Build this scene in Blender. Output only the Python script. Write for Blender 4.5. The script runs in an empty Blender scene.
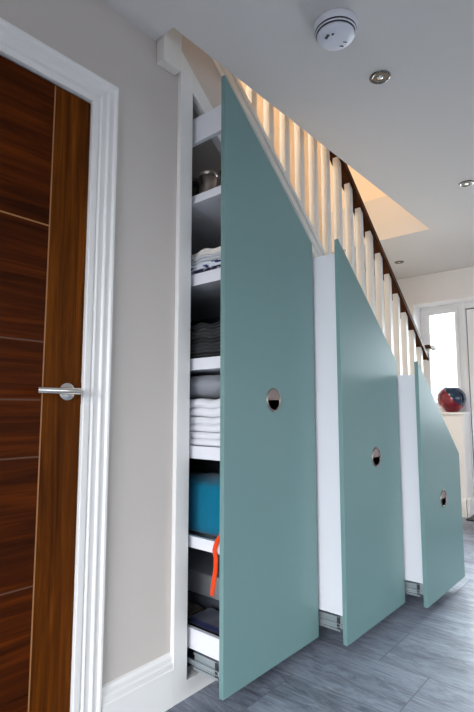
import bpy, bmesh, math, random
from mathutils import Vector, Matrix
random.seed(7)
scn = bpy.context.scene
COL = scn.collection
PI = math.pi

# ------------------------------------------------------------------ materials
def lin(c):
    out = []
    for v in c:
        v = v / 255.0
        out.append(v / 12.92 if v <= 0.04045 else ((v + 0.055) / 1.055) ** 2.4)
    return (out[0], out[1], out[2], 1.0)

class NT:
    def __init__(s, name):
        s.m = bpy.data.materials.new(name); s.m.use_nodes = True
        s.t = s.m.node_tree; s.n = s.t.nodes; s.l = s.t.links
        s.b = s.n['Principled BSDF']
    def add(s, kind, **kw):
        n = s.n.new(kind)
        for k, v in kw.items(): setattr(n, k, v)
        return n
    def link(s, a, b): s.l.new(a, b)
    def math(s, op, a, b=None, c=None):
        n = s.add('ShaderNodeMath', operation=op)
        for i, x in enumerate((a, b, c)):
            if x is None: continue
            if isinstance(x, (int, float)): n.inputs[i].default_value = x
            else: s.link(x, n.inputs[i])
        return n.outputs[0]
    def mix(s, f, a, b):
        n = s.add('ShaderNodeMix', data_type='RGBA')
        for i, x in ((0, f), (6, a), (7, b)):
            if isinstance(x, (int, float, tuple)): n.inputs[i].default_value = x
            else: s.link(x, n.inputs[i])
        return n.outputs[2]
    def ramp(s, f, stops):
        n = s.add('ShaderNodeValToRGB')
        e = n.color_ramp.elements
        while len(e) < len(stops): e.new(0.5)
        for i, (p, c) in enumerate(stops): e[i].position = p; e[i].color = c
        s.link(f, n.inputs[0]); return n.outputs[0]
    def bump(s, h, strength, dist=0.001):
        n = s.add('ShaderNodeBump'); n.inputs['Strength'].default_value = strength
        n.inputs['Distance'].default_value = dist
        s.link(h, n.inputs['Height']); s.link(n.outputs[0], s.b.inputs['Normal'])
    def pos(s, scale=(1, 1, 1), obj=False, loc=(0, 0, 0)):
        if obj: src = s.add('ShaderNodeTexCoord').outputs['Object']
        else: src = s.add('ShaderNodeNewGeometry').outputs['Position']
        m = s.add('ShaderNodeMapping'); m.inputs['Scale'].default_value = scale
        m.inputs['Location'].default_value = loc
        s.link(src, m.inputs[0]); return m.outputs[0]
    def noise(s, vec, scale, detail=3, rough=0.5, dist=0.0):
        n = s.add('ShaderNodeTexNoise'); n.inputs['Scale'].default_value = scale
        n.inputs['Detail'].default_value = detail; n.inputs['Roughness'].default_value = rough
        n.inputs['Distortion'].default_value = dist
        s.link(vec, n.inputs['Vector']); return n.outputs[0]

def paint(name, rgb, rough=0.6, var=0.03, metal=0.0, bump=0.05, bscale=300, spec=0.5, coat=0.0):
    k = NT(name)
    c = lin(rgb)
    p = k.pos()
    n = k.noise(p, 3.0, 3)
    a = tuple(min(1, x * (1 - var)) for x in c[:3]) + (1,)
    b = tuple(min(1, x * (1 + var)) for x in c[:3]) + (1,)
    k.link(k.mix(n, a, b), k.b.inputs['Base Color'])
    k.b.inputs['Roughness'].default_value = rough
    k.b.inputs['Metallic'].default_value = metal
    k.b.inputs['Specular IOR Level'].default_value = spec
    if coat: k.b.inputs['Coat Weight'].default_value = coat
    if bump: k.bump(k.noise(k.pos(), bscale, 2), bump, 0.0006)
    return k.m

def walnut(name, axis, dark=(48, 18, 0), light=(128, 68, 10), rough=0.5):
    """axis: direction the grain runs in (0 x, 2 z)"""
    k = NT(name)
    s = [34, 34, 34]; s[axis] = 1.6
    p = k.pos(tuple(s))
    n1 = k.noise(p, 1.0, 5, 0.6, 0.9)
    s2 = [150, 150, 150]; s2[axis] = 4
    n2 = k.noise(k.pos(tuple(s2)), 1.0, 3, 0.6, 0.3)
    s3 = [6, 6, 6]; s3[axis] = .9
    n3 = k.noise(k.pos(tuple(s3), loc=(3, 1, 7)), 1.0, 2)
    f = k.math('ADD', k.math('MULTIPLY', n1, 0.62), k.math('ADD', k.math('MULTIPLY', n2, 0.2), k.math('MULTIPLY', n3, 0.25)))
    col = k.ramp(f, [(0.34, lin(dark)), (0.52, lin(tuple((a + b) / 2 for a, b in zip(dark, light)))), (0.72, lin(light))])
    k.link(col, k.b.inputs['Base Color'])
    k.b.inputs['Roughness'].default_value = rough
    k.b.inputs['Specular IOR Level'].default_value = 0.06
    k.bump(n2, 0.06, 0.0006)
    return k.m

def fabric(name, rgb, rough=0.9, var=0.12, rgb2=None):
    k = NT(name)
    c = lin(rgb)
    n = k.noise(k.pos((1, 1, 1)), 22, 4)
    a = tuple(x * (1 - var) for x in c[:3]) + (1,)
    b = tuple(min(1, x * (1 + var)) for x in c[:3]) + (1,)
    col = k.mix(n, a, b)
    if rgb2:
        w = k.add('ShaderNodeTexVoronoi'); w.inputs['Scale'].default_value = 38
        k.link(k.pos((1, 1, 2.2)), w.inputs['Vector'])
        m = k.math('LESS_THAN', w.outputs['Distance'], 0.42)
        col = k.mix(m, col, lin(rgb2))
    k.link(col, k.b.inputs['Base Color'])
    k.b.inputs['Roughness'].default_value = rough
    k.b.inputs['Specular IOR Level'].default_value = 0.2
    k.b.inputs['Sheen Weight'].default_value = 0.2
    k.bump(k.noise(k.pos(), 500, 2), 0.25, 0.001)
    return k.m

def tile_floor():
    k = NT('slate_look_plank_tile')
    sep = k.add('ShaderNodeSeparateXYZ')
    g = k.add('ShaderNodeNewGeometry'); k.link(g.outputs['Position'], sep.inputs[0])
    W, L = 0.313, 0.598
    u = k.math('DIVIDE', k.math('SUBTRACT', sep.outputs[0], 1.647), W)
    row = k.math('FLOOR', u); fu = k.math('FRACT', u)
    v = k.math('DIVIDE', k.math('SUBTRACT', k.math('SUBTRACT', sep.outputs[1], 0.73), k.math('MULTIPLY', row, 0.198)), L)
    cl = k.math('FLOOR', v); fv = k.math('FRACT', v)
    du = k.math('MULTIPLY', k.math('MINIMUM', fu, k.math('SUBTRACT', 1.0, fu)), W)
    dv = k.math('MULTIPLY', k.math('MINIMUM', fv, k.math('SUBTRACT', 1.0, fv)), L)
    d = k.math('MINIMUM', du, dv)
    grout = k.math('LESS_THAN', d, 0.0021)
    cmb = k.add('ShaderNodeCombineXYZ'); k.link(row, cmb.inputs[0]); k.link(cl, cmb.inputs[1])
    wn = k.add('ShaderNodeTexWhiteNoise', noise_dimensions='2D'); k.link(cmb.outputs[0], wn.inputs['Vector'])
    # streaks along y, shifted for every tile
    c2 = k.add('ShaderNodeCombineXYZ')
    k.link(k.math('MULTIPLY', sep.outputs[0], 23.0), c2.inputs[0])
    k.link(k.math('MULTIPLY', sep.outputs[1], 4.2), c2.inputs[1])
    k.link(k.math('MULTIPLY', wn.outputs['Value'], 37.0), c2.inputs[2])
    n1 = k.noise(c2.outputs[0], 1.0, 8, 0.74, 2.4)
    c3 = k.add('ShaderNodeCombineXYZ')
    k.link(k.math('MULTIPLY', sep.outputs[0], 8.0), c3.inputs[0])
    k.link(k.math('MULTIPLY', sep.outputs[1], 2.0), c3.inputs[1])
    k.link(k.math('MULTIPLY', wn.outputs['Value'], 91.0), c3.inputs[2])
    n2 = k.noise(c3.outputs[0], 1.0, 3, 0.5, 0.6)
    f = k.math('ADD', k.math('MULTIPLY', n1, 0.7), k.math('ADD', k.math('MULTIPLY', n2, 0.3), k.math('MULTIPLY', k.math('SUBTRACT', wn.outputs['Value'], 0.5), 0.10)))
    col = k.ramp(f, [(0.36, lin((78, 83, 94))), (0.46, lin((116, 123, 136))), (0.56, lin((146, 153, 168))), (0.68, lin((168, 175, 188)))])
    col = k.mix(grout, col, lin((120, 124, 132)))
    k.link(col, k.b.inputs['Base Color'])
    k.b.inputs['Roughness'].default_value = 0.42
    rr = k.math('ADD', k.math('MULTIPLY', n1, 0.25), 0.30)
    rr = k.math('MAXIMUM', rr, k.math('MULTIPLY', grout, 0.8))
    k.link(rr, k.b.inputs['Roughness'])
    h = k.math('SUBTRACT', k.math('MULTIPLY', n1, 0.5), k.math('MULTIPLY', grout, 1.0))
    k.bump(h, 0.35, 0.0015)
    return k.m

def glass_mat():
    k = NT('clear_window_glass')
    k.n.remove(k.b)
    t = k.add('ShaderNodeBsdfTransparent'); g = k.add('ShaderNodeBsdfGlossy'); g.inputs['Roughness'].default_value = 0.02
    n = k.noise(k.pos(), 6, 2)
    k.link(k.mix(n, (0.96, 0.98, 0.97, 1), (0.99, 1, 1, 1)), t.inputs[0])
    f = k.add('ShaderNodeFresnel'); f.inputs[0].default_value = 1.3
    x = k.add('ShaderNodeMixShader'); k.link(f.outputs[0], x.inputs[0]); k.link(t.outputs[0], x.inputs[1]); k.link(g.outputs[0], x.inputs[2])
    k.link(x.outputs[0], k.n['Material Output'].inputs[0])
    return k.m

def vase_mat():
    k = NT('red_and_blue_glazed_glass')
    tc = k.add('ShaderNodeTexCoord'); sep = k.add('ShaderNodeSeparateXYZ'); k.link(tc.outputs['Object'], sep.inputs[0])
    n = k.noise(tc.outputs['Object'], 14, 3)
    # blue flash over the shoulder on one side of the globe
    s = k.math('ADD', k.math('MULTIPLY', sep.outputs[1], -0.75), k.math('MULTIPLY', k.math('SUBTRACT', sep.outputs[2], 0.125), 0.66))
    s = k.math('ADD', s, k.math('MULTIPLY', k.math('SUBTRACT', n, 0.5), 0.02))
    f = k.math('GREATER_THAN', s, 0.036)
    red = k.ramp(n, [(0.3, lin((88, 8, 24))), (0.7, lin((150, 18, 44)))])
    k.link(k.mix(f, red, lin((14, 40, 66))), k.b.inputs['Base Color'])
    k.b.inputs['Roughness'].default_value = 0.08
    k.b.inputs['Coat Weight'].default_value = 0.6
    return k.m

M = {}
M['wall'] = paint('warm_grey_wall_paint', (204, 196, 190), 0.75, 0.012, bump=0.10, bscale=220, spec=0.2)
M['wall_far'] = paint('pale_wall_paint', (240, 236, 234), 0.75, 0.012, bump=0.08, bscale=220, spec=0.2)
M['ceiling'] = paint('matt_white_ceiling_paint', (216, 212, 209), 0.9, 0.01, bump=0.06, bscale=180, spec=0.1)
M['cream'] = paint('cream_stairwell_paint', (236, 222, 204), 0.8, 0.012, bump=0.06, spec=0.15)
M['floor'] = tile_floor()
M['trim'] = paint('white_satin_trim_paint', (236, 234, 232), 0.35, 0.01, bump=0.02)
M['frame'] = paint('white_lacquered_frame_board', (234, 232, 230), 0.4, 0.01, bump=0.02)
M['stair_white'] = paint('off_white_stair_paint', (226, 222, 216), 0.45, 0.012, bump=0.03)
M['board'] = paint('white_melamine_board', (232, 232, 238), 0.4, 0.008, bump=0.015)
M['teal'] = paint('duck_egg_teal_satin_lacquer', (115, 148, 147), 0.36, 0.012, bump=0.012, bscale=600, spec=0.5)
M['teal_edge'] = M['teal']
M['walnut_v'] = walnut('walnut_veneer_upright_grain', 2)
M['walnut_h'] = walnut('walnut_veneer_level_grain', 0, dark=(30, 8, 0), light=(100, 42, 4))
M['inlay'] = paint('pale_inlay_wood', (160, 108, 62), 0.5, 0.06)
M['inlay_dark'] = paint('mid_brown_inlay_wood', (84, 46, 22), 0.5, 0.06)
M['rail'] = walnut('dark_stained_handrail', 0, dark=(44, 22, 10), light=(92, 52, 26), rough=0.5)
M['chrome'] = paint('polished_chrome', (240, 234, 228), 0.16, 0.01, metal=1.0, bump=0)
M['nickel'] = paint('satin_nickel', (160, 146, 142), 0.3, 0.02, metal=1.0, bump=0)
M['darkchrome'] = paint('dark_mirror_chrome', (120, 116, 112), 0.15, 0.02, metal=1.0, bump=0)
M['slate_and_shade'] = paint('slate_grey_and_inner_shade', (84, 88, 100), 0.6, 0.02, bump=0.01)  # inner shade painted into the tall drawer's panels; plain grey on the steel box
M['black'] = paint('recess_shade_black', (10, 10, 11), 0.6, 0.05)  # black colour stands in for the shade inside the pull cups
M['slide'] = paint('zinc_plated_steel', (176, 184, 188), 0.35, 0.05, metal=0.6, bump=0.02)
M['plastic'] = paint('white_plastic', (222, 222, 232), 0.45, 0.01, bump=0.0)
M['plastic_dark'] = paint('dark_grey_plastic', (52, 52, 58), 0.5, 0.02, bump=0.0)
M['upvc'] = paint('white_upvc', (236, 237, 240), 0.3, 0.005, bump=0.0)
M['rubber'] = paint('dark_rubber_seal', (60, 62, 68), 0.6, 0.02, bump=0)
M['glass'] = glass_mat()
M['vase'] = vase_mat()
M['mat'] = fabric('navy_coir_mat', (16, 22, 42))
M['tin'] = paint('brushed_tin', (176, 166, 158), 0.32, 0.08, metal=0.85, bump=0.05)
M['darktin'] = paint('dark_pewter_tin', (58, 54, 50), 0.35, 0.08, metal=0.6, bump=0.05)
M['steelbox'] = paint('brushed_steel_sheet', (205, 207, 210), 0.4, 0.06, metal=0.4, bump=0.04)
M['linen_print'] = fabric('white_linen_blue_print', (228, 232, 240), rgb2=(52, 56, 110))
M['linen_grey'] = fabric('pale_grey_linen', (206, 208, 212))
M['linen_cream'] = fabric('cream_linen', (238, 232, 226))
M['linen_navy'] = fabric('navy_spotted_linen', (22, 24, 60), rgb2=(160, 160, 180))
M['black_cloth'] = fabric('black_cloth', (22, 23, 27))
M['charcoal_cloth'] = fabric('charcoal_cloth', (42, 42, 46))
M['white_cotton'] = fabric('white_cotton', (232, 232, 236), var=0.03)
M['grey_cotton'] = fabric('soft_grey_cotton', (150, 152, 160), var=0.04)
M['teal_cloth'] = fabric('bright_petrol_blue_cloth', (0, 108, 138), var=0.1)
M['orange'] = fabric('orange_webbing', (236, 70, 22), var=0.05)
M['navy_cloth'] = fabric('navy_cloth', (22, 28, 62))
M['brown_cloth'] = fabric('brown_leather', (52, 34, 26), rough=0.5)
M['carpet'] = fabric('beige_carpet', (196, 182, 162))
M['lampglass'] = paint('opal_lamp_glass', (240, 232, 220), 0.4, 0.01, bump=0)

# ------------------------------------------------------------------ mesh builder
class MB:
    def __init__(s):
        s.bm = bmesh.new(); s.mi = 0; s.smooth_from = None
    def _fin(s, faces, smooth=False):
        for f in faces: f.material_index = s.mi; f.smooth = smooth
    def box(s, x0, x1, y0, y1, z0, z1):
        P = [(x0, y0, z0), (x1, y0, z0), (x1, y1, z0), (x0, y1, z0), (x0, y0, z1), (x1, y0, z1), (x1, y1, z1), (x0, y1, z1)]
        v = [s.bm.verts.new(p) for p in P]
        F = [(0, 3, 2, 1), (4, 5, 6, 7), (0, 1, 5, 4), (1, 2, 6, 5), (2, 3, 7, 6), (3, 0, 4, 7)]
        s._fin([s.bm.faces.new([v[i] for i in f]) for f in F]); return s
    def prism(s, pts, axis, a0, a1):
        """2-D polygon extruded along an axis. axis 1: pts are (x,z); axis 0: (y,z); axis 2: (x,y)"""
        def mk(p, a):
            return {0: (a, p[0], p[1]), 1: (p[0], a, p[1]), 2: (p[0], p[1], a)}[axis]
        A = [s.bm.verts.new(mk(p, a0)) for p in pts]; B = [s.bm.verts.new(mk(p, a1)) for p in pts]
        n = len(pts); fs = [s.bm.faces.new(A), s.bm.faces.new(B[::-1])]
        for i in range(n): fs.append(s.bm.faces.new((A[(i + 1) % n], A[i], B[i], B[(i + 1) % n])))
        s._fin(fs); return s
    def holed(s, pts, c, r, y0, y1, seg=40):
        """plate in the xz plane with a round hole"""
        outl = [s.bm.verts.new((p[0], y0, p[1])) for p in pts]
        hole = [s.bm.verts.new((c[0] + r * math.cos(2 * PI * i / seg), y0, c[1] + r * math.sin(2 * PI * i / seg))) for i in range(seg)]
        ed = [s.bm.edges.new((outl[i], outl[(i + 1) % len(outl)])) for i in range(len(outl))]
        ed += [s.bm.edges.new((hole[i], hole[(i + 1) % seg])) for i in range(seg)]
        r_ = bmesh.ops.triangle_fill(s.bm, use_beauty=True, use_dissolve=False, edges=ed)
        faces = [g for g in r_['geom'] if isinstance(g, bmesh.types.BMFace)]
        ex = bmesh.ops.extrude_face_region(s.bm, geom=faces)
        vs = [g for g in ex['geom'] if isinstance(g, bmesh.types.BMVert)]
        bmesh.ops.translate(s.bm, verts=vs, vec=(0, y1 - y0, 0))
        return s
    def cyl(s, c, r, h, axis=2, seg=32, r2=None, smooth=True):
        r2 = r if r2 is None else r2
        def mk(a, rr, hh):
            u, w = rr * math.cos(a), rr * math.sin(a)
            return {2: (c[0] + u, c[1] + w, c[2] + hh), 1: (c[0] + u, c[1] + hh, c[2] + w), 0: (c[0] + hh, c[1] + u, c[2] + w)}[axis]
        A = [s.bm.verts.new(mk(2 * PI * i / seg, r, 0)) for i in range(seg)]
        B = [s.bm.verts.new(mk(2 * PI * i / seg, r2, h)) for i in range(seg)]
        s._fin([s.bm.faces.new(A), s.bm.faces.new(B)])
        s._fin([s.bm.faces.new((A[i], A[(i + 1) % seg], B[(i + 1) % seg], B[i])) for i in range(seg)], smooth)
        return s
    def lathe(s, prof, c=(0, 0, 0), axis=2, seg=40, sgn=1, smooth=True):
        """prof: list of (r, h)"""
        rings = []
        for r, h in prof:
            ring = []
            for i in range(seg):
                a = 2 * PI * i / seg; u, w = max(r, 1e-5) * math.cos(a), max(r, 1e-5) * math.sin(a); hh = h * sgn
                P = {2: (c[0] + u, c[1] + w, c[2] + hh), 1: (c[0] + u, c[1] + hh, c[2] + w), 0: (c[0] + hh, c[1] + u, c[2] + w)}[axis]
                ring.append(s.bm.verts.new(P))
            rings.append(ring)
        for a, b in zip(rings, rings[1:]):
            s._fin([s.bm.faces.new((a[i], a[(i + 1) % seg], b[(i + 1) % seg], b[i])) for i in range(seg)], smooth)
        s._fin([s.bm.faces.new(rings[0]), s.bm.faces.new(rings[-1])])
        return s
    def sweep(s, path, prof, closed_prof=True):
        """path: list of frames (origin, u, w); prof: (a,b) -> origin + a*u + b*w"""
        rings = [[s.bm.verts.new(Vector(o) + Vector(u) * a + Vector(w) * b) for a, b in prof] for o, u, w in path]
        n = len(prof)
        for A, B in zip(rings, rings[1:]):
            s._fin([s.bm.faces.new((A[i], A[(i + 1) % n], B[(i + 1) % n], B[i])) for i in range(n)])
        s._fin([s.bm.faces.new(rings[0]), s.bm.faces.new(rings[-1])])
        return s
    def tube(s, pts, r, seg=14, flat=None):
        pts = [Vector(p) for p in pts]; prev = None; rings = []
        for i, p in enumerate(pts):
            t = (pts[min(i + 1, len(pts) - 1)] - pts[max(i - 1, 0)]).normalized()
            if prev is None:
                a = Vector((0, 0, 1)) if abs(t.z) < .9 else Vector((1, 0, 0))
                u = t.cross(a).normalized()
            else: u = (prev - t * prev.dot(t)).normalized()
            prev = u; w = t.cross(u)
            f = flat or 1
            rings.append([s.bm.verts.new(p + u * r * math.cos(2 * PI * k / seg) + w * r * f * math.sin(2 * PI * k / seg)) for k in range(seg)])
        for A, B in zip(rings, rings[1:]):
            s._fin([s.bm.faces.new((A[i], A[(i + 1) % seg], B[(i + 1) % seg], B[i])) for i in range(seg)], True)
        s._fin([s.bm.faces.new(rings[0]), s.bm.faces.new(rings[-1])])
        return s
    def build(s, name, mat, parent=None, bevel=0.0, bseg=2, origin=None):
        bmesh.ops.recalc_face_normals(s.bm, faces=s.bm.faces[:])
        o0 = Vector(origin) if origin is not None else None
        if o0 is None:
            vs = [v.co for v in s.bm.verts]
            lo = Vector([min(v[i] for v in vs) for i in range(3)]); hi = Vector([max(v[i] for v in vs) for i in range(3)])
            o0 = Vector(((lo.x + hi.x) / 2, (lo.y + hi.y) / 2, lo.z))
        for v in s.bm.verts: v.co -= o0
        me = bpy.data.meshes.new(name); s.bm.to_mesh(me); s.bm.free()
        for m in (mat if isinstance(mat, (list, tuple)) else [mat]): me.materials.append(m)
        o = bpy.data.objects.new(name, me); COL.objects.link(o)
        if parent is not None:
            o.parent = parent
            pw = Vector(parent['_w']) if '_w' in parent else Vector((0, 0, 0))
            o.location = o0 - pw
        else: o.location = o0
        o['_w'] = tuple(o0)
        if bevel:
            b = o.modifiers.new('edge', 'BEVEL'); b.width = bevel; b.segments = bseg
            b.limit_method = 'ANGLE'; b.angle_limit = math.radians(40)
        return o

def thing(name, label, cat, loc, group=None):
    o = bpy.data.objects.new(name, None); COL.objects.link(o)
    o.empty_display_size = 0.05
    o.location = loc; o['_w'] = tuple(loc); o['label'] = label; o['category'] = cat
    if group: o['group'] = group
    return o
def tag(o, label, cat, group=None):
    o['label'] = label; o['category'] = cat
    if group: o['group'] = group
    return o
def struct(o, label=None):
    o['kind'] = 'structure'
    if label: o['label'] = label
    return o

# ------------------------------------------------------------------ key measures (metres)
WALL = 1.345      # face of the left wall
FR = 1.325        # face of the cupboard frame
CEIL = 2.385
XN, XFAR = -2.2, 5.0
YR = -3.0         # wall on the other side of the room
YB = 2.15         # wall beyond the stairs
SL = 0.8355
def Lz(x): return 2.38 - SL * (x - 1.674)          # top of the stair string
def Fz(x): return 2.262 - 0.838 * (x - 1.28)       # sloping top of the drawer fronts

# ------------------------------------------------------------------ the shell
struct(MB().box(XN, 5.6, YR, YB, -0.08, 0).build('floor', M['floor']), 'grey slate-look plank tiles')
m = MB()
m.box(XN, 5.2, YR, 1.245, CEIL, CEIL + .36)
m.box(XN, 1.096, 1.245, YB, CEIL, CEIL + .36)
m.box(3.73, 5.2, 1.245, YB, CEIL, CEIL + .367)
struct(m.build('ceiling', M['ceiling']), 'white ceiling open over the stairs')
# left wall with the doorway
m = MB()
m.box(XN, 0.07, WALL, WALL + .1, 0, CEIL)
m.box(0.07, 0.846, WALL, WALL + .1, 2.018, CEIL)
m.box(0.846, 1.262, WALL, WALL + .1, 0, CEIL)
m.box(1.1, 1.262, WALL, WALL + .1, CEIL, 2.62)
struct(m.build('wall_left', M['wall']), 'warm grey painted wall around the walnut door')
m = MB(); m.prism([(1.262, Lz(1.262) - .37), (4.3, Lz(4.3) - .37), (4.3, Lz(4.3) - .126), (1.262, Lz(1.262) - .126)], 1, 1.3455, 1.392)
struct(m.build('wall_spandrel', M['wall']), 'grey painted infill under the stair string')
struct(MB().box(XN, XFAR + .2, YB, YB + .1, 0, 5.0).build('wall_back', M['cream']), 'cream wall on the far side of the stairs')
struct(MB().box(XN, XN + .1, WALL + .1, YB, 0, CEIL).build('wall_rear', M['wall']))
# far wall with the opening for window and door
m = MB()
m.box(XFAR, XFAR + .3, YR, .35, 0, CEIL)
m.box(XFAR, XFAR + .3, 1.872, YB, 0, CEIL)
m.box(XFAR, XFAR + .3, .35, 1.872, 2.088, CEIL)
struct(m.build('wall_far', M['wall_far']), 'pale wall around the front door')
# dwarf wall under the window, rounded outer corner
m = MB(); r = .03
arc = [(5.0 + r - r * math.cos(a), 1.432 + r - r * math.sin(a)) for a in [i * PI / 2 / 6 for i in range(7)]]
m.prism([(5.3, 1.432)] + arc[::-1] + [(5.0, 1.872), (5.3, 1.872)], 2, 0, .955)
struct(m.build('wall_dwarf', M['wall_far']), 'low wall below the window')
m = MB(); m.box(4.975, 5.22, 1.425, 1.872, .955, .98)
struct(m.build('trim_3', M['trim'], bevel=.005), 'window ledge')
# right and near walls with glazed openings that let the daylight in
m = MB()
m.box(XN, .2, YR - .1, YR, 0, CEIL); m.box(4.4, XFAR, YR - .1, YR, 0, CEIL); m.box(.2, 4.4, YR - .1, YR, 2.15, CEIL)
struct(m.build('wall_right', M['wall_far']))
m = MB()
m.box(XN - .1, XN, YR, -1.9, 0, CEIL); m.box(XN - .1, XN, .9, WALL + .1, 0, CEIL); m.box(XN - .1, XN, -1.9, .9, 2.1, CEIL); m.box(XN - .1, XN, -1.9, .9, 0, .25)
struct(m.build('wall_near', M['wall_far']))
def big_window(name, axis, p, a0, a1, z0, z1, n):
    m = MB()
    def bx(a, b, c, d, t0=0, t1=.06):
        if axis == 1: m.box(a, b, p + t0, p + t1, c, d)
        else: m.box(p + t0, p + t1, a, b, c, d)
    bx(a0, a1, z0, z0 + .07); bx(a0, a1, z1 - .07, z1)
    for i in range(n + 1):
        c = a0 + .035 + (a1 - a0 - .07) * i / n
        bx(c - .035, c + .035, z0 + .07, z1 - .07)
    w = struct(m.build(name, M['upvc'], bevel=.003))
    if axis == 1: MB().box(a0 + .07, a1 - .07, p + .02, p + .026, z0 + .07, z1 - .07).build('pane', M['glass'], w)
    else: MB().box(p + .02, p + .026, a0 + .07, a1 - .07, z0 + .07, z1 - .07).build('pane', M['glass'], w)
    return w
big_window('window_2', 1, YR - .08, .2, 4.4, 0, 2.15, 3)
big_window('window_3', 0, XN - .08, -1.9, .9, .25, 2.1, 2)

# upstairs shell, seen through the stairwell
UZ = CEIL + .36
struct(MB().box(3.762, 3.86, .2, YB, UZ + .007, 5.0).build('wall_upstairs_far', M['cream']))
struct(MB().box(-1.2, -1.1, .2, YB, UZ, 5.0).build('wall_upstairs_near', M['cream']))
struct(MB().box(-1.2, 3.86, .1, .2, UZ, 5.0).build('wall_upstairs_right', M['cream']))
struct(MB().box(-1.2, 3.86, .1, YB + .1, 5.0, 5.08).build('ceiling_upstairs', M['ceiling']))

# baseboards
SK = [(0, 0), (.02, 0), (.02, .118), (.017, .122), (.017, .138), (.012, .143), (.012, .156), (.007, .166), (0, .169)]
m = MB(); m.prism([(WALL - a, b) for a, b in SK], 0, .928, 1.2105)
struct(m.build('baseboard_left', M['trim']), 'moulded white skirting')
m = MB(); m.prism([(5.0 - a, b) for a, b in SK], 1, 1.44, YB)
struct(m.build('baseboard_far', M['trim']))
m = MB(); m.prism([(1.432 - a, b) for a, b in SK], 0, 4.985, 5.2)
struct(m.build('baseboard_dwarf', M['trim']))
m = MB(); m.prism([(WALL - a, b) for a, b in SK], 0, XN, -.02)
struct(m.build('baseboard_near', M['trim']))

# architrave round the walnut door: moulded profile mitred round three sides
AP = [(0, 0), (0, .012), (.002, .014), (.020, .014), (.022, .008), (.026, .008), (.030, .016), (.033, .017), (.036, .013), (.052, .013), (.056, .019), (.060, .020), (.063, .014), (.078, .015), (.083, .022), (.090, .022), (.093, .018), (.093, 0)]
xi0, xi1, zi = .08, .833, 2.003
path = [((xi0, WALL, 0), (-1, 0, 0), (0, -1, 0)), ((xi0, WALL, zi), (-1, 0, 1), (0, -1, 0)),
        ((xi1, WALL, zi), (1, 0, 1), (0, -1, 0)), ((xi1, WALL, 0), (1, 0, 0), (0, -1, 0))]
m = MB(); m.sweep(path, AP)
struct(m.build('trim_1', M['trim']), 'stepped white architrave round the walnut door')
m = MB()
m.box(.07, .078, WALL, WALL + .1, 0, 2.018); m.box(.838, .846, WALL, WALL + .1, 0, 2.018); m.box(.078, .838, WALL, WALL + .1, 2.008, 2.018)
lining = struct(m.build('trim_2', M['trim']), 'door lining')
m = MB(); m.box(.834, .8375, 1.3455, 1.362, 1.02, 1.085); m.box(.8325, .8345, 1.3445, 1.35, 1.035, 1.07)
m.build('strike_plate', M['chrome'], lining)

# walnut door
dY = 1.352
d = struct(MB().box(.222, .709, dY, dY + .04, .008, 2.003).build('door_1', M['walnut_h']), 'walnut flush door')
MB().box(.713, .834, dY, dY + .04, .008, 2.003).build('stile', M['walnut_v'], d)
MB().box(.082, .218, dY, dY + .04, .008, 2.003).build('stile', M['walnut_v'], d)
MB().box(.709, .713, dY - .0006, dY + .03, .008, 2.003).build('inlay_line', M['inlay'], d)
MB().box(.218, .222, dY - .0006, dY + .03, .008, 2.003).build('inlay_line', M['inlay'], d)
for z, mt in ((1.55, 'inlay'), (1.198, 'inlay_dark'), (1.029, 'inlay_dark'), (.868, 'inlay_dark'), (.516, 'inlay_dark')):
    MB().box(.222, .709, dY - .0005, dY + .02, z - .0022, z + .0022).build('inlay_line', M[mt], d)
hx, hz = .786, 1.055
h = MB().lathe([(.0, 0), (.026, 0), (.0265, .002), (.0265, .007), (.0245, .009), (0, .009)], (hx, dY, hz), 1, 40, -1).build('door_handle', M['chrome'], d)
MB().tube([(hx, dY - .009, hz), (hx, dY - .048, hz)], .0085).build('neck', M['chrome'], h)
m = MB(); m.cyl((hx + .013, dY - .055, hz), .0095, -.132, 0, 24); m.build('lever', M['chrome'], h, bevel=.0012)

# ------------------------------------------------------------------ cupboard frame
fr = thing('cupboard_frame', 'white fixed frame around the pull-out drawers under the stairs', 'cupboard frame', (1.24, 1.335, 0))
MB().prism([(1.211, 0), (1.275, 0), (1.275, Lz(1.275) - .363), (1.211, Lz(1.211) - .363)], 1, FR, WALL - .0005).build('post', M['frame'], fr, bevel=.0015)
m = MB(); m.prism([(1.275, Lz(1.275) - .363), (1.275, Lz(1.275) - .45), (3.13, Lz(3.13) - .45), (3.13, Lz(3.13) - .363)], 1, FR, WALL)
m.build('sloping_rail', M['frame'], fr, bevel=.0015)
m = MB(); m.prism([(1.30, Lz(1.30) - .40), (1.30, Lz(1.30) - .425), (3.13, Lz(3.13) - .425), (3.13, Lz(3.13) - .40)], 1, WALL, WALL + .03)
m.build('batten', M['frame'], fr)
MB().box(1.275, 3.13, FR, 1.39, 0, .059).build('bottom_rail', M['frame'], fr, bevel=.0015)
MB().box(3.13, 3.19, FR, WALL, 0, Lz(3.19) - .363).build('post', M['frame'], fr, bevel=.0015)
MB().box(1.262, 1.275, WALL, YB - .01, .06, 2.0).build('side_panel', M['board'], fr)
MB().box(3.13, 3.145, WALL, YB - .01, .06, .75).build('side_panel', M['board'], fr)

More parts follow.
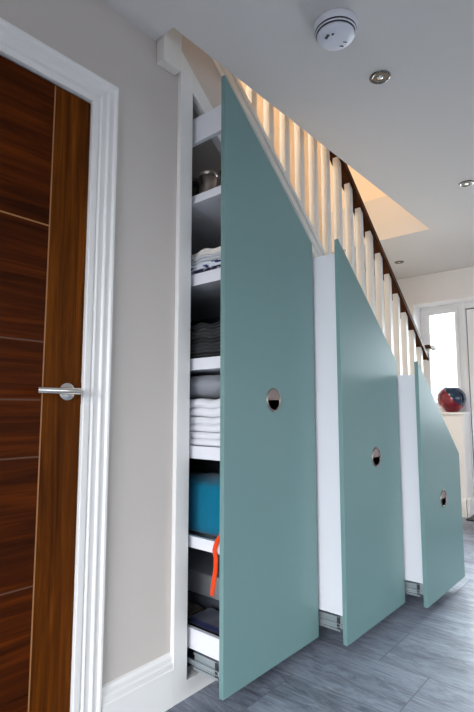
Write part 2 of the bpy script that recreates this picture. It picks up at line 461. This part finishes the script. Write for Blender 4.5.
# ------------------------------------------------------------------ pull-out drawers
def drawer(label, x0, yf, z0, hc, boxtop, open_side):
    """x0 left edge of the front, yf its outer face, hc handle centre, boxtop height of the box at its left side"""
    t = thing('pull_out_drawer', label, 'drawer', (x0 + .3, yf + .3, z0), 'teal pull-out drawers under the stairs')
    x1 = x0 + .6
    pts = [(x0, z0), (x1, z0), (x1, Fz(x1)), (x0, Fz(x0))]
    m = MB(); m.holed(pts, hc, .040, yf, yf + .019)
    f = m.build('front', M['teal'], t, bevel=.0012)
    # flush round pull: rim, half-moon plate, cup
    cx, cz = hc
    m = MB(); m.lathe([(.0385, .0), (.0385, -.0022), (.041, -.0034), (.046, -.0028), (.0475, -.0004), (.0475, 0)], (cx, yf, cz), 1, 48)
    m.build('pull_rim', M['nickel'], f)
    m = MB(); rr = .0384
    arc = [(cx + rr * math.cos(a), cz + rr * math.sin(a)) for a in [PI * i / 24 for i in range(25)]]
    m.prism(arc, 1, yf - .0016, yf + .0012); m.build('pull_plate', M['nickel'], f)
    m = MB(); m.lathe([(.0392, .001), (.0392, .0165), (.0, .0165), (.0, .0155), (.0382, .0155), (.0382, .001)], (cx, yf, cz), 1, 48)
    m.build('pull_cup', M['black'], f)
    # box
    bx0, bx1, y0, y1, b0 = x0 + .02, x1 - .02, yf + .0195, yf + .0195 + .80, z0 + .103
    T = .018
    if open_side:
        MB().box(bx0, bx0 + T, y0, y1, 2.063, 2.168).build('top_rail', M['board'], t, bevel=.001)
        for z, th in ((1.843, .033), (1.524, .046), (1.195, .044), (.867, .046), (.541, .040)):
            xe = min(bx1 - T, 1.28 + (2.262 - z) / .838 - .03)
            m = MB(); m.box(bx0, bx0 + T, y0, y1 - T, z - th, z); m.box(bx0 + T, xe, y0, y1 - T, z - th, z - th + T)
            m.build('shelf', M['board'], t, bevel=.001)
        m = MB(); m.box(bx0, bx0 + .016, y0, y1 - T, b0, .223); m.box(bx0 + .016, bx1 - T, y0, y1 - T, b0 + .012, b0 + .028)
        m.build('tray', M['board'], t, bevel=.001)
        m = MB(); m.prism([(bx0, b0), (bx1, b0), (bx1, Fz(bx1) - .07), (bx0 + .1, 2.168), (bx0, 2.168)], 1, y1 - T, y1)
        m.build('back_panel', M['slate_and_shade'], t)
        MB().box(bx1 - T, bx1, y0, y1 - T, b0, Fz(bx1) - .07).build('side_panel', M['slate_and_shade'], t)
    else:
        zt0, zt1 = boxtop, boxtop - .838 * (bx1 - bx0)
        m = MB(); m.box(bx0, bx0 + T, y0, y1, b0, boxtop)
        m.box(bx0 - .0012, bx0, y0, y1, b0, b0 + .018)
        m.build('side_panel', M['board'], t, bevel=.001)
        MB().box(bx1 - T, bx1, y0, y1, b0, zt1).build('side_panel', M['board'], t, bevel=.001)
        m = MB(); m.prism([(bx0 + T, zt0 - .02), (bx0 + T, zt0 - .036), (bx1 - T, zt1 - .02), (bx1 - T, zt1 - .004)], 1, y0, y1 - T)
        m.build('sloping_top', M['board'], t)
        m = MB(); m.prism([(bx0 + T, b0), (bx1 - T, b0), (bx1 - T, zt1 - .02), (bx0 + T, zt0 - .036)], 1, y1 - T, y1)
        m.build('back_panel', M['board'], t)
        MB().box(bx0 + T, bx1 - T, y0, y1 - T, b0 + .01, b0 + .025).build('bottom_panel', M['board'], t)
    for sx in (0, 1):
        xa = bx0 + .004 if sx == 0 else bx1 - .022
        zs = b0 - .072
        zs = max(zs, .064) if False else zs
        # telescopic steel runner: outer channel with lips, inner member with a ball cage
        m = MB()
        prof = [(0, 0), (.016, 0), (.016, .058), (0, .058), (0, .050), (.005, .050), (.005, .034), (0, .031), (0, .026), (.005, .022), (.005, .010), (0, .008)]
        if sx: prof = [(.018 - a, b) for a, b in prof]
        zsr = b0 - .068
        m.prism([(xa + a, zsr + b) for a, b in prof], 1, yf + .045, 1.322)
        sl = m.build('drawer_slide', M['slide'], t)
        m = MB(); xb = xa - .002 if sx == 0 else xa + .0155
        m.box(xb, xb + .0045, yf + .024, y1 - .02, b0 - .050, b0 - .036); m.box(xb - .002, xb, yf + .024, y1 - .02, b0 - .0505, b0 - .048); m.box(xb - .002, xb, yf + .024, y1 - .02, b0 - .038, b0 - .0355)
        m.box(xa + .002, xa + .014, yf + .0195, yf + .044, b0 - .055, b0)
        m.build('inner_runner', M['slide'], sl)
        if sx == 0:
            m = MB(); m.box(xa - .003, xa + .001, yf + .046, yf + .058, b0 - .058, b0 - .012); m.build('latch', M['plastic_dark'], sl)
    return t
D1 = drawer('tallest teal pull-out, part open, with open shelves of linen on its left side', 1.28, 1.158, .05, (1.574, 1.04), 0, True)
D2 = drawer('middle teal pull-out, drawn out between the tallest and the lowest one', 1.885, 1.028, .049, (2.205, .781), 1.700, False)
D3 = drawer('lowest teal pull-out, furthest from the walnut door', 2.49, .92, .047, (2.785, .527), 1.183, False)

# ------------------------------------------------------------------ things on the shelves
def tin(label, x, y, z, r, h, mat, lidmat, knob=True):
    t = thing('storage_tin', label, 'tin', (x, y, z), None)
    m = MB(); m.lathe([(r * .97, 0), (r, .003), (r, h * .2), (r * 1.012, h * .22), (r, h * .24), (r, h)], (x, y, z), 2, 36); m.build('body', mat, t)
    m = MB(); m.lathe([(r * 1.05, 0), (r * 1.06, .012), (r * 1.02, .016), (r * .5, .02), (0, .021)], (x, y, z + h), 2, 36); l = m.build('lid', lidmat, t)
    m = MB(); m.box(x - r * 1.12, x - r * .99, y - .004, y + .004, z + h * .62, z + h * .98); m.build('clasp', M['darktin'], t)
    return t
tin('bright brushed metal tin with a lid on the highest shelf', 1.385, 1.345, 1.8435, .036, .108, M['tin'], M['tin'])
tin('dark tin on the highest shelf, nearest the teal front', 1.400, 1.240, 1.8435, .038, .092, M['darktin'], M['darktin'])
tin('dark tin on the highest shelf, nearest the white frame post', 1.400, 1.462, 1.8435, .050, .100, M['darktin'], M['darktin'])

def folded(name, label, cat, x0, x1, y0, y1, z, h, mat, leaves=2, group=None, wav=.004, seed=0, zb=None, H=.12):
    zb = z if zb is None else zb
    """cloth folded into flat leaves: rounded, gently wavy leaves joined by a fold at the open side"""
    rnd = random.Random(seed)
    m = MB(); bm = m.bm
    lh = h / leaves; nx, ny = 30, 44
    ph = [1.1 + 5 * zb, 2.3 * zb, .7, 0, 0, 0]
    for k in range(leaves):
        ins = rnd.uniform(0, .010)
        ax0, ax1 = x0 + ins, x1 - rnd.uniform(0, .01); ay0, ay1 = y0 + rnd.uniform(0, .008), y1 - rnd.uniform(0, .012)
        def P(i, j, top):
            u, v = (1 - math.cos(PI * i / nx)) / 2, (1 - math.cos(PI * j / ny)) / 2
            X_ = ax0 + u * (ax1 - ax0); Y_ = ay0 + v * (ay1 - ay0)
            ex = min(u, 1 - u) * (ax1 - ax0); ey = min(v, 1 - v) * (ay1 - ay0)
            e = min(ex, ey); rr = lh * .5
            q = 1.0 if e >= rr else math.sqrt(max(0, 1 - ((rr - e) / rr) ** 2))
            wv = wav * (math.sin(30 * X_ + ph[0]) * .5 + math.sin(42 * Y_ + ph[1]) + .5 * math.sin(71 * Y_ + 16 * X_ + ph[2]) - 1.0)
            base = z + lh * k + lh * .5 - .0002
            ztop = z + lh * (k + (1 if top else 0)) - zb; amp = ztop / H
            return Vector((ax0 + u * (ax1 - ax0), ay0 + v * (ay1 - ay0), base + wv * amp + (lh * .5 * q if top else -lh * .5 * q)))
        T = [[bm.verts.new(P(i, j, True)) for j in range(ny + 1)] for i in range(nx + 1)]
        B = [[(T[i][j] if i in (0, nx) or j in (0, ny) else bm.verts.new(P(i, j, False))) for j in range(ny + 1)] for i in range(nx + 1)]
        fs = []
        for i in range(nx):
            for j in range(ny):
                fs.append(bm.faces.new((T[i][j], T[i + 1][j], T[i + 1][j + 1], T[i][j + 1])))
                fs.append(bm.faces.new((B[i][j], B[i][j + 1], B[i + 1][j + 1], B[i + 1][j])))
        m._fin(fs, True)
    o = m.build(name, mat)
    tag(o, label, cat, group)
    return o
X0, Y0, Y1 = 1.307, 1.195, 1.62
g = 'patterned linens on the second shelf'
z = 1.5255
for nm, lb, mt, h, lv, xa in (
    ('folded_cloth', 'navy spotted cloth folded flat at the bottom of the patterned linen stack', 'linen_navy', .020, 2, 0),
    ('folded_cloth', 'blue and white printed cloth folded second from the bottom of the linen stack', 'linen_print', .030, 2, .006),
    ('folded_cloth', 'pale grey cloth folded second from the top of the linen stack', 'linen_grey', .026, 2, .0),
    ('folded_cloth', 'cream cloth with wavy edges folded on top of the patterned linen stack', 'linen_cream', .028, 2, .008)):
    folded(nm, lb, 'linen', X0 + xa, 1.62, Y0 + xa, Y1 - xa * 2, z, h - .0018, M[mt], lv, g, .0045, int(z * 1000), 1.5255, .1); z += h
g = 'black cloths on the third shelf'
z = 1.1965
BL = ('bottom', 'second from the bottom', 'third from the bottom', 'second from the top', 'top')
for i, (mt, h) in enumerate((('black_cloth', .026), ('charcoal_cloth', .03), ('black_cloth', .026), ('charcoal_cloth', .03), ('black_cloth', .024))):
    folded('folded_cloth', f'dark folded cloth, {BL[i]} of the black stack', 'linen', X0 + random.uniform(0, .012), 1.68, Y0 + random.uniform(0, .01), Y1 - random.uniform(0, .03), z, h - .0018, M[mt], 2, g, .004, 40 + i, 1.1965, .13); z += h
g = 'white bedding on the fourth shelf'
z = .8685
for i, (h, lb) in enumerate(((.052, 'white sheet folded at the bottom of the bedding stack'), (.056, 'white sheet folded in the middle of the bedding stack'), (.068, 'thick white duvet cover folded directly beneath the grey cushion'))):
    folded('folded_sheet', lb, 'bedding', X0 + .003 * (i % 2), 1.74, Y0, 1.72, z, h - .0018, M['white_cotton'], 2, g, .0035, 60 + i, .8685, .18); z += h
z += .0015
# grey cushion lying on the bedding
m = MB(); bm = m.bm; n = 18
cxs, cys, hw, hl, hh = 1.485, 1.40, .165, .185, .047
def cp(i, j, sg):
    u, v = i / n * 2 - 1, j / n * 2 - 1
    pin = 1 - .06 * (u * u * v * v)
    th = ((1 - abs(u) ** 3.2) * (1 - abs(v) ** 3.2)) ** .45
    return (cxs + hw * u * pin, cys + hl * v * pin, z + hh + sg * hh * th * (1 if sg > 0 else .98))
T = [[bm.verts.new(cp(i, j, 1)) for j in range(n + 1)] for i in range(n + 1)]
B = [[(T[i][j] if i in (0, n) or j in (0, n) else bm.verts.new(cp(i, j, -1))) for j in range(n + 1)] for i in range(n + 1)]
fs = []
for i in range(n):
    for j in range(n):
        fs.append(bm.faces.new((T[i][j], T[i + 1][j], T[i + 1][j + 1], T[i][j + 1])))
        fs.append(bm.faces.new((B[i][j], B[i][j + 1], B[i + 1][j + 1], B[i + 1][j])))
m._fin(fs, True)
tag(m.build('cushion', M['grey_cotton']), 'plump grey cushion lying on the white bedding', 'cushion')
# petrol blue bag on the fifth shelf with an orange strap hanging out of it
bag = thing('cloth_bag', 'petrol blue soft bag filling the shelf below the bedding', 'bag', (1.45, 1.35, .542))
m = MB(); bm = m.bm
nr, ns = 16, 48
rings = []
for k in range(nr + 1):
    v = k / nr
    zz = .5425 + .185 * v
    sw = 1 - .10 * (2 * v - 1) ** 4 - .04 * v
    ring = []
    for i in range(ns):
        a = 2 * PI * i / ns; ca, sa = math.cos(a), math.sin(a)
        e = .35
        rx = .15 * sw * math.copysign(abs(ca) ** e, ca); ry = .20 * sw * math.copysign(abs(sa) ** e, sa)
        wr = 1 + .012 * math.sin(7 * a + 5 * v) + .01 * math.sin(17 * a - 3 * v)
        ring.append(bm.verts.new((1.49 + rx * wr, 1.40 + ry * wr, zz + (.006 * math.sin(5 * a) if k == nr else 0))))
    rings.append(ring)
for A, B in zip(rings, rings[1:]): m._fin([bm.faces.new((A[i], A[(i + 1) % ns], B[(i + 1) % ns], B[i])) for i in range(ns)], True)
m._fin([bm.faces.new(rings[0])]); c = bm.verts.new((1.49, 1.40, .5425 + .196))
m._fin([bm.faces.new((rings[-1][i], rings[-1][(i + 1) % ns], c)) for i in range(ns)], True)
m.build('body', M['teal_cloth'], bag)
m = MB(); m.tube([(1.345, 1.215, .60), (1.318, 1.205, .562), (1.293, 1.2, .548), (1.2885, 1.204, .53), (1.2895, 1.21, .515), (1.287, 1.20, .49), (1.2885, 1.203, .455), (1.289, 1.21, .42), (1.2885, 1.216, .39), (1.288, 1.219, .362)], .0085, 12, .22)
m.build('strap', M['orange'], bag)
# steel box and bits in the bottom tray
bt = thing('steel_box', 'brushed steel box with a lid standing in the lowest tray', 'box', (1.65, 1.45, .181))
MB().box(1.50, 1.80, 1.25, 1.80, .1815, .248).build('body', M['slate_and_shade'], bt, bevel=.004)
MB().box(1.495, 1.805, 1.245, 1.805, .249, .335).build('lid', M['steelbox'], bt, bevel=.006)
folded('folded_cloth', 'navy cloth lying in the lowest tray before the steel box', 'cloth', 1.335, 1.47, 1.20, 1.40, .185, .05, M['navy_cloth'], 2, None, .006, 91)
folded('folded_cloth', 'dark brown cloth in the lowest tray beside the navy one', 'cloth', 1.34, 1.47, 1.42, 1.58, .185, .045, M['brown_cloth'], 2, None, .003, 92)

# ------------------------------------------------------------------ staircase
st = thing('staircase', 'white staircase with square spindles and a dark brown handrail', 'staircase', (3.88, 1.7, 0))
def band(a, b, x0, x1, y0, y1, name, mat, bevel=0):
    m = MB(); m.prism([(x0, Lz(x0) + a), (x0, Lz(x0) + b), (x1, Lz(x1) + b), (x1, Lz(x1) + a)], 1, y0, y1)
    return m.build(name, mat, st, bevel=bevel)
band(-.125, -.028, 1.275, 4.25, 1.336, 1.392, 'string', M['stair_white'], .002)
band(-.028, 0, 1.275, 3.838, 1.326, 1.402, 'base_rail', M['stair_white'], .003)
band(-.085, -.06, 1.275, 3.838, 1.330, 1.336, 'string_moulding', M['stair_white'], .002)
band(-.30, -.05, 1.3, 4.3, YB - .025, YB - .001, 'wall_string', M['stair_white'])
rise, going = .1918, .1918 / SL
for k in range(1, 14):
    z = rise * k
    xn = 1.674 + (2.38 - .05 - z) / SL
    MB().box(xn - going - .02, xn, 1.392, YB - .026, z - .025, z).build('tread', M['carpet'], st, bevel=.004)
    MB().box(xn - .03, xn - .015, 1.392, YB - .026, z - rise, z - .025).build('riser', M['carpet'], st)
m = MB(); m.prism([(1.28, Lz(1.28) - .33), (1.28, Lz(1.28) - .355), (4.1, Lz(4.1) - .355), (4.1, Lz(4.1) - .33)], 1, 1.402, YB - .001)
m.build('soffit', M['wall'], st)
MB().box(1.0, 1.262, 1.45, YB - .001, 2.6, 2.7).build('landing_board', M['carpet'], st)
for k in range(-9, 10):
    x = 2.50 + .1365 * k
    if x < 1.2: continue
    x1 = x + .038
    m = MB(); m.prism([(x, Lz(x)), (x1, Lz(x1)), (x1, Lz(x1) + .817), (x, Lz(x) + .817)], 1, 1.35, 1.388)
    m.build('spindle', M['stair_white'], st, bevel=.002)
# handrail: rounded profile
xa, xb = 1.193, 3.838
prof = [(0, .810), (.012, .810), (.016, .818), (.058, .818), (.062, .810), (.074, .810), (.074, .845), (.070, .862), (.058, .874), (.037, .878), (.016, .874), (.004, .862), (0, .845)]
m = MB(); m.sweep([((x, 1.331, Lz(x)), (0, 1, 0), (0, 0, 1)) for x in (xa, xb)], prof)
m.build('handrail', M['rail'], st)
nw = MB().box(3.84, 3.93, 1.324, 1.414, 0, 1.475).build('newel_post', M['stair_white'], st, bevel=.003)
m = MB(); m.box(3.825, 3.945, 1.309, 1.429, 1.475, 1.492); m.box(3.835, 3.935, 1.319, 1.419, 1.492, 1.506); m.build('newel_cap', M['rail'], nw, bevel=.004)
m = MB(); m.box(1.101, 1.19, 1.30, 1.3445, 2.293, 3.75); nw = m.build('newel_post', M['stair_white'], st, bevel=.003)

# ------------------------------------------------------------------ ceiling fittings
sa = thing('smoke_alarm', 'round white smoke alarm on the ceiling', 'smoke alarm', (1.470, .792, CEIL))
c = (1.470, .792, CEIL)
MB().lathe([(0., 0.0006), (0.0768, 0.0006), (0.078, 0.0048), (0.0756, 0.024), (0.072, 0.0288), (0., 0.0288)], c, 2, 48, -1).build('base', M['plastic'], sa)
MB().lathe([(.0, .029), (.075, .029), (.0675, .042), (0, .042)], c, 2, 48, -1).build('vent', M['plastic_dark'], sa)
MB().lathe([(.0715, .0335), (.0740, .0345), (.0725, .0375), (.068, .0375), (.068, .0335)], c, 2, 48, -1).build('vent_ring', M['plastic'], sa)
MB().lathe([(.0, .0425), (.0670, .0425), (.0665, .048), (.061, .0535), (.036, .056), (0, .0564)], c, 2, 48, -1).build('cover', M['plastic'], sa)
def mark(x, y, w, l, a, mat, nm):
    m = MB(); ca, sn = math.cos(a), math.sin(a)
    pts = [(c[0] + x + ca * p - sn * q, c[1] + y + sn * p + ca * q) for p, q in ((-w, -l), (w, -l), (w, l), (-w, l))]
    m.prism(pts, 2, CEIL - .0572, CEIL - .052); m.build(nm, mat, sa)
mark(-0.0312, 0.0168, 0.0048, 0.0108, -.55, M['plastic_dark'], 'sounder_slot')
mark(-0.0288, -0.0048, 0.0036, 0.0048, -.5, M['plastic_dark'], 'indicator')
mark(0.0336, -0.0192, 0.0014, 0.0072, .9, M['plastic_dark'], 'test_mark')
mark(0.0432, 0.0000, 0.0014, 0.0072, .9, M['plastic_dark'], 'test_mark')
def downlight(label, x, y):
    t = thing('downlight', label, 'downlight', (x, y, CEIL), 'chrome downlights in the ceiling')
    cc = (x, y, CEIL)
    MB().lathe([(.030, .0003), (.0435, .0003), (.0435, .002), (.040, .005), (.033, .0055), (.030, .003)], cc, 2, 40, -1).build('ring', M['darkchrome'], t)
    MB().lathe([(.0, .0005), (.030, .0005), (.030, .0015), (.026, .0022), (0, .0015)], cc, 2, 40, -1).build('reflector', M['black'], t)
    MB().lathe([(.0, .001), (.014, .001), (.013, .004), (.008, .006), (0, .0065)], cc, 2, 24, -1).build('bulb', M['chrome'], t)
downlight('chrome downlight beside the smoke alarm', 1.839, .789)
downlight('chrome downlight at the right edge of the picture', 3.10, .803)
downlight('chrome downlight in the hall ceiling beyond the handrail', 4.40, 1.763)

# ------------------------------------------------------------------ far end: window, front door, vase, mat
XG = 5.20
m = MB(); a0, a1, z0, z1 = 1.468, 1.872, .98, 2.088
F1 = .022
for (ya, yb, za, zb) in ((a0, a1, z0, z0 + .05), (a0, a1, z1 - .05, z1), (a0, a0 + F1, z0 + .05, z1 - .05), (a1 - .05, a1, z0 + .05, z1 - .05)): m.box(XG, XG + .07, ya, yb, za, zb)
w = struct(m.build('window_1', M['upvc'], bevel=.004), 'narrow white window beside the front door')
m = MB(); b0, b1, c0, c1 = a0 + F1 + .002, a1 - .052, z0 + .052, z1 - .052
for (ya, yb, za, zb) in ((b0, b1, c0, c0 + .045), (b0, b1, c1 - .045, c1), (b0, b0 + .034, c0 + .045, c1 - .045), (b1 - .045, b1, c0 + .045, c1 - .045)): m.box(XG - .012, XG + .045, ya, yb, za, zb)
s = m.build('sash', M['upvc'], w, bevel=.005)
MB().box(XG + .015, XG + .021, b0 + .035, b1 - .046, c0 + .046, c1 - .046).build('pane', M['glass'], s)
# mullion and front door
m = MB(); m.box(XG - .01, XG + .08, 1.420, 1.4305, 0, 2.088); m.box(XG - .01, XG + .08, 1.4305, 1.466, .981, 2.088); m.box(XG - .01, XG + .08, .352, .42, 0, 2.088); m.box(XG - .01, XG + .08, .42, 1.420, 2.02, 2.088)
struct(m.build('trim_4', M['upvc'], bevel=.005), 'front door frame')
m = MB()
m.box(XG, XG + .06, .43, .55, .03, 2.008); m.box(XG, XG + .06, 1.25, 1.412, .03, 2.008); m.box(XG, XG + .06, .55, 1.25, 1.88, 2.008); m.box(XG, XG + .06, .55, 1.25, .03, .9)
d2 = struct(m.build('door_2', M['upvc'], bevel=.003), 'white front door')
MB().box(XG + .02, XG + .026, .552, 1.248, .902, 1.878).build('pane', M['glass'], d2)
m = MB(); m.box(XG + .01, XG + .05, 1.4125, 1.4185, .03, 2.019); m.box(XG + .01, XG + .05, .43, 1.4125, 2.009, 2.019); m.build('seal', M['rubber'], d2)
m = MB(); m.lathe([(0, 0), (.052, 0), (.060, .004), (.075, .022), (.118, .07), (.134, .12), (.128, .175), (.100, .215), (.068, .240), (.055, .247), (.050, .243), (.062, .232), (.094, .208), (.12, .172), (.126, .12), (.11, .075), (.068, .028), (0, .02)], (5.09, 1.56, .9803), 2, 56)
v = m.build('globe_vase', M['vase'], origin=(5.09, 1.56, .9803)); tag(v, 'round red and dark blue glass vase on the window ledge', 'vase')
m = MB(); m.box(4.845, 5.185, .5, 1.411, 0.0005, .012); tag(m.build('door_mat', M['mat'], bevel=.004), 'dark navy mat in front of the front door', 'door mat')

# ------------------------------------------------------------------ upstairs ceiling lamp
up = thing('ceiling_lamp', 'opal ceiling lamp above the upstairs landing', 'lamp', (.3, 1.75, 5.0))
MB().lathe([(0, 0), (.16, 0), (.16, .02), (0, .02)], (.3, 1.75, 5.0), 2, 40, -1).build('base', M['plastic'], up)

# ------------------------------------------------------------------ light
def area(name, loc, rot, sx, sy, power, color):
    l = bpy.data.lights.new(name, 'AREA'); l.shape = 'RECTANGLE'; l.size = sx; l.size_y = sy; l.energy = power; l.color = color; l.spread = math.radians(125)
    o = bpy.data.objects.new(name, l); COL.objects.link(o); o.location = loc; o.rotation_euler = rot
    return o
TL = math.radians(44)
area('daylight_patio', (2.9, YR - .3, 1.15), (PI / 2 - TL, 0, 0), 3.0, 1.5, 26, (.84, .92, 1.0))
area('daylight_near', (XN - .3, -.5, 1.15), (PI / 2 - TL, 0, -PI / 2), 2.6, 1.4, 140, (.95, .96, 1.0))
area('daylight_hall', (XFAR + .75, 1.1, 1.5), (PI / 2 - TL * .6, 0, PI / 2), 1.5, 1.5, 115, (.86, .93, 1.0))
pl = bpy.data.lights.new('landing_lamp', 'AREA'); pl.shape = 'DISK'; pl.size = .4; pl.energy = 98; pl.color = (1.0, .89, .74)
po = bpy.data.objects.new('landing_lamp', pl); COL.objects.link(po); po.location = (.3, 1.75, 4.9); po.rotation_euler = (0, 0, 0)

w = bpy.data.worlds.new('overcast_sky'); scn.world = w; w.use_nodes = True
nt = w.node_tree; bg = nt.nodes['Background']
tc = nt.nodes.new('ShaderNodeTexCoord'); sp = nt.nodes.new('ShaderNodeSeparateXYZ'); rp = nt.nodes.new('ShaderNodeValToRGB')
nt.links.new(tc.outputs['Generated'], sp.inputs[0]); nt.links.new(sp.outputs[2], rp.inputs[0]); nt.links.new(rp.outputs[0], bg.inputs[0])
mp = nt.nodes.new('ShaderNodeMapRange'); mp.inputs[1].default_value = -1; mp.inputs[2].default_value = 1
nt.links.new(sp.outputs[2], mp.inputs[0]); nt.links.new(mp.outputs[0], rp.inputs[0])
rp.color_ramp.elements[0].position = 0; rp.color_ramp.elements[0].color = (.20, .21, .22, 1)
e = rp.color_ramp.elements.new(.49); e.color = (.34, .35, .36, 1)
e = rp.color_ramp.elements.new(.505); e.color = (.94, .97, 1, 1)
rp.color_ramp.elements[3].position = 1; rp.color_ramp.elements[3].color = (.78, .88, 1, 1)
bg.inputs[1].default_value = 1.7

# ------------------------------------------------------------------ camera
cam = bpy.data.cameras.new('camera'); co = bpy.data.objects.new('camera', cam); COL.objects.link(co)
cam.sensor_fit = 'VERTICAL'; cam.sensor_height = 36.0; cam.sensor_width = 36.0; cam.lens = 489.944 / 712 * 36
cam.clip_start = 0.02
yaw, pit = .709030082, .109895964
fwd = Vector((math.cos(yaw) * math.cos(pit), math.sin(yaw) * math.cos(pit), math.sin(pit)))
co.location = (0, 0, 1.0); co.rotation_euler = fwd.to_track_quat('-Z', 'Y').to_euler()
scn.camera = co

for o in bpy.data.objects:
    if '_w' in o: del o['_w']
scn.view_settings.view_transform = 'Standard'; scn.view_settings.look = 'None'
scn.view_settings.gamma = 1.0; scn.view_settings.exposure = 0.15; scn.view_settings.use_curve_mapping = False
scn.cycles.use_denoising = True
scn.cycles.max_bounces = 10; scn.cycles.diffuse_bounces = 6; scn.cycles.glossy_bounces = 4; scn.cycles.transmission_bounces = 6
scn.cycles.sample_clamp_indirect = 6.0
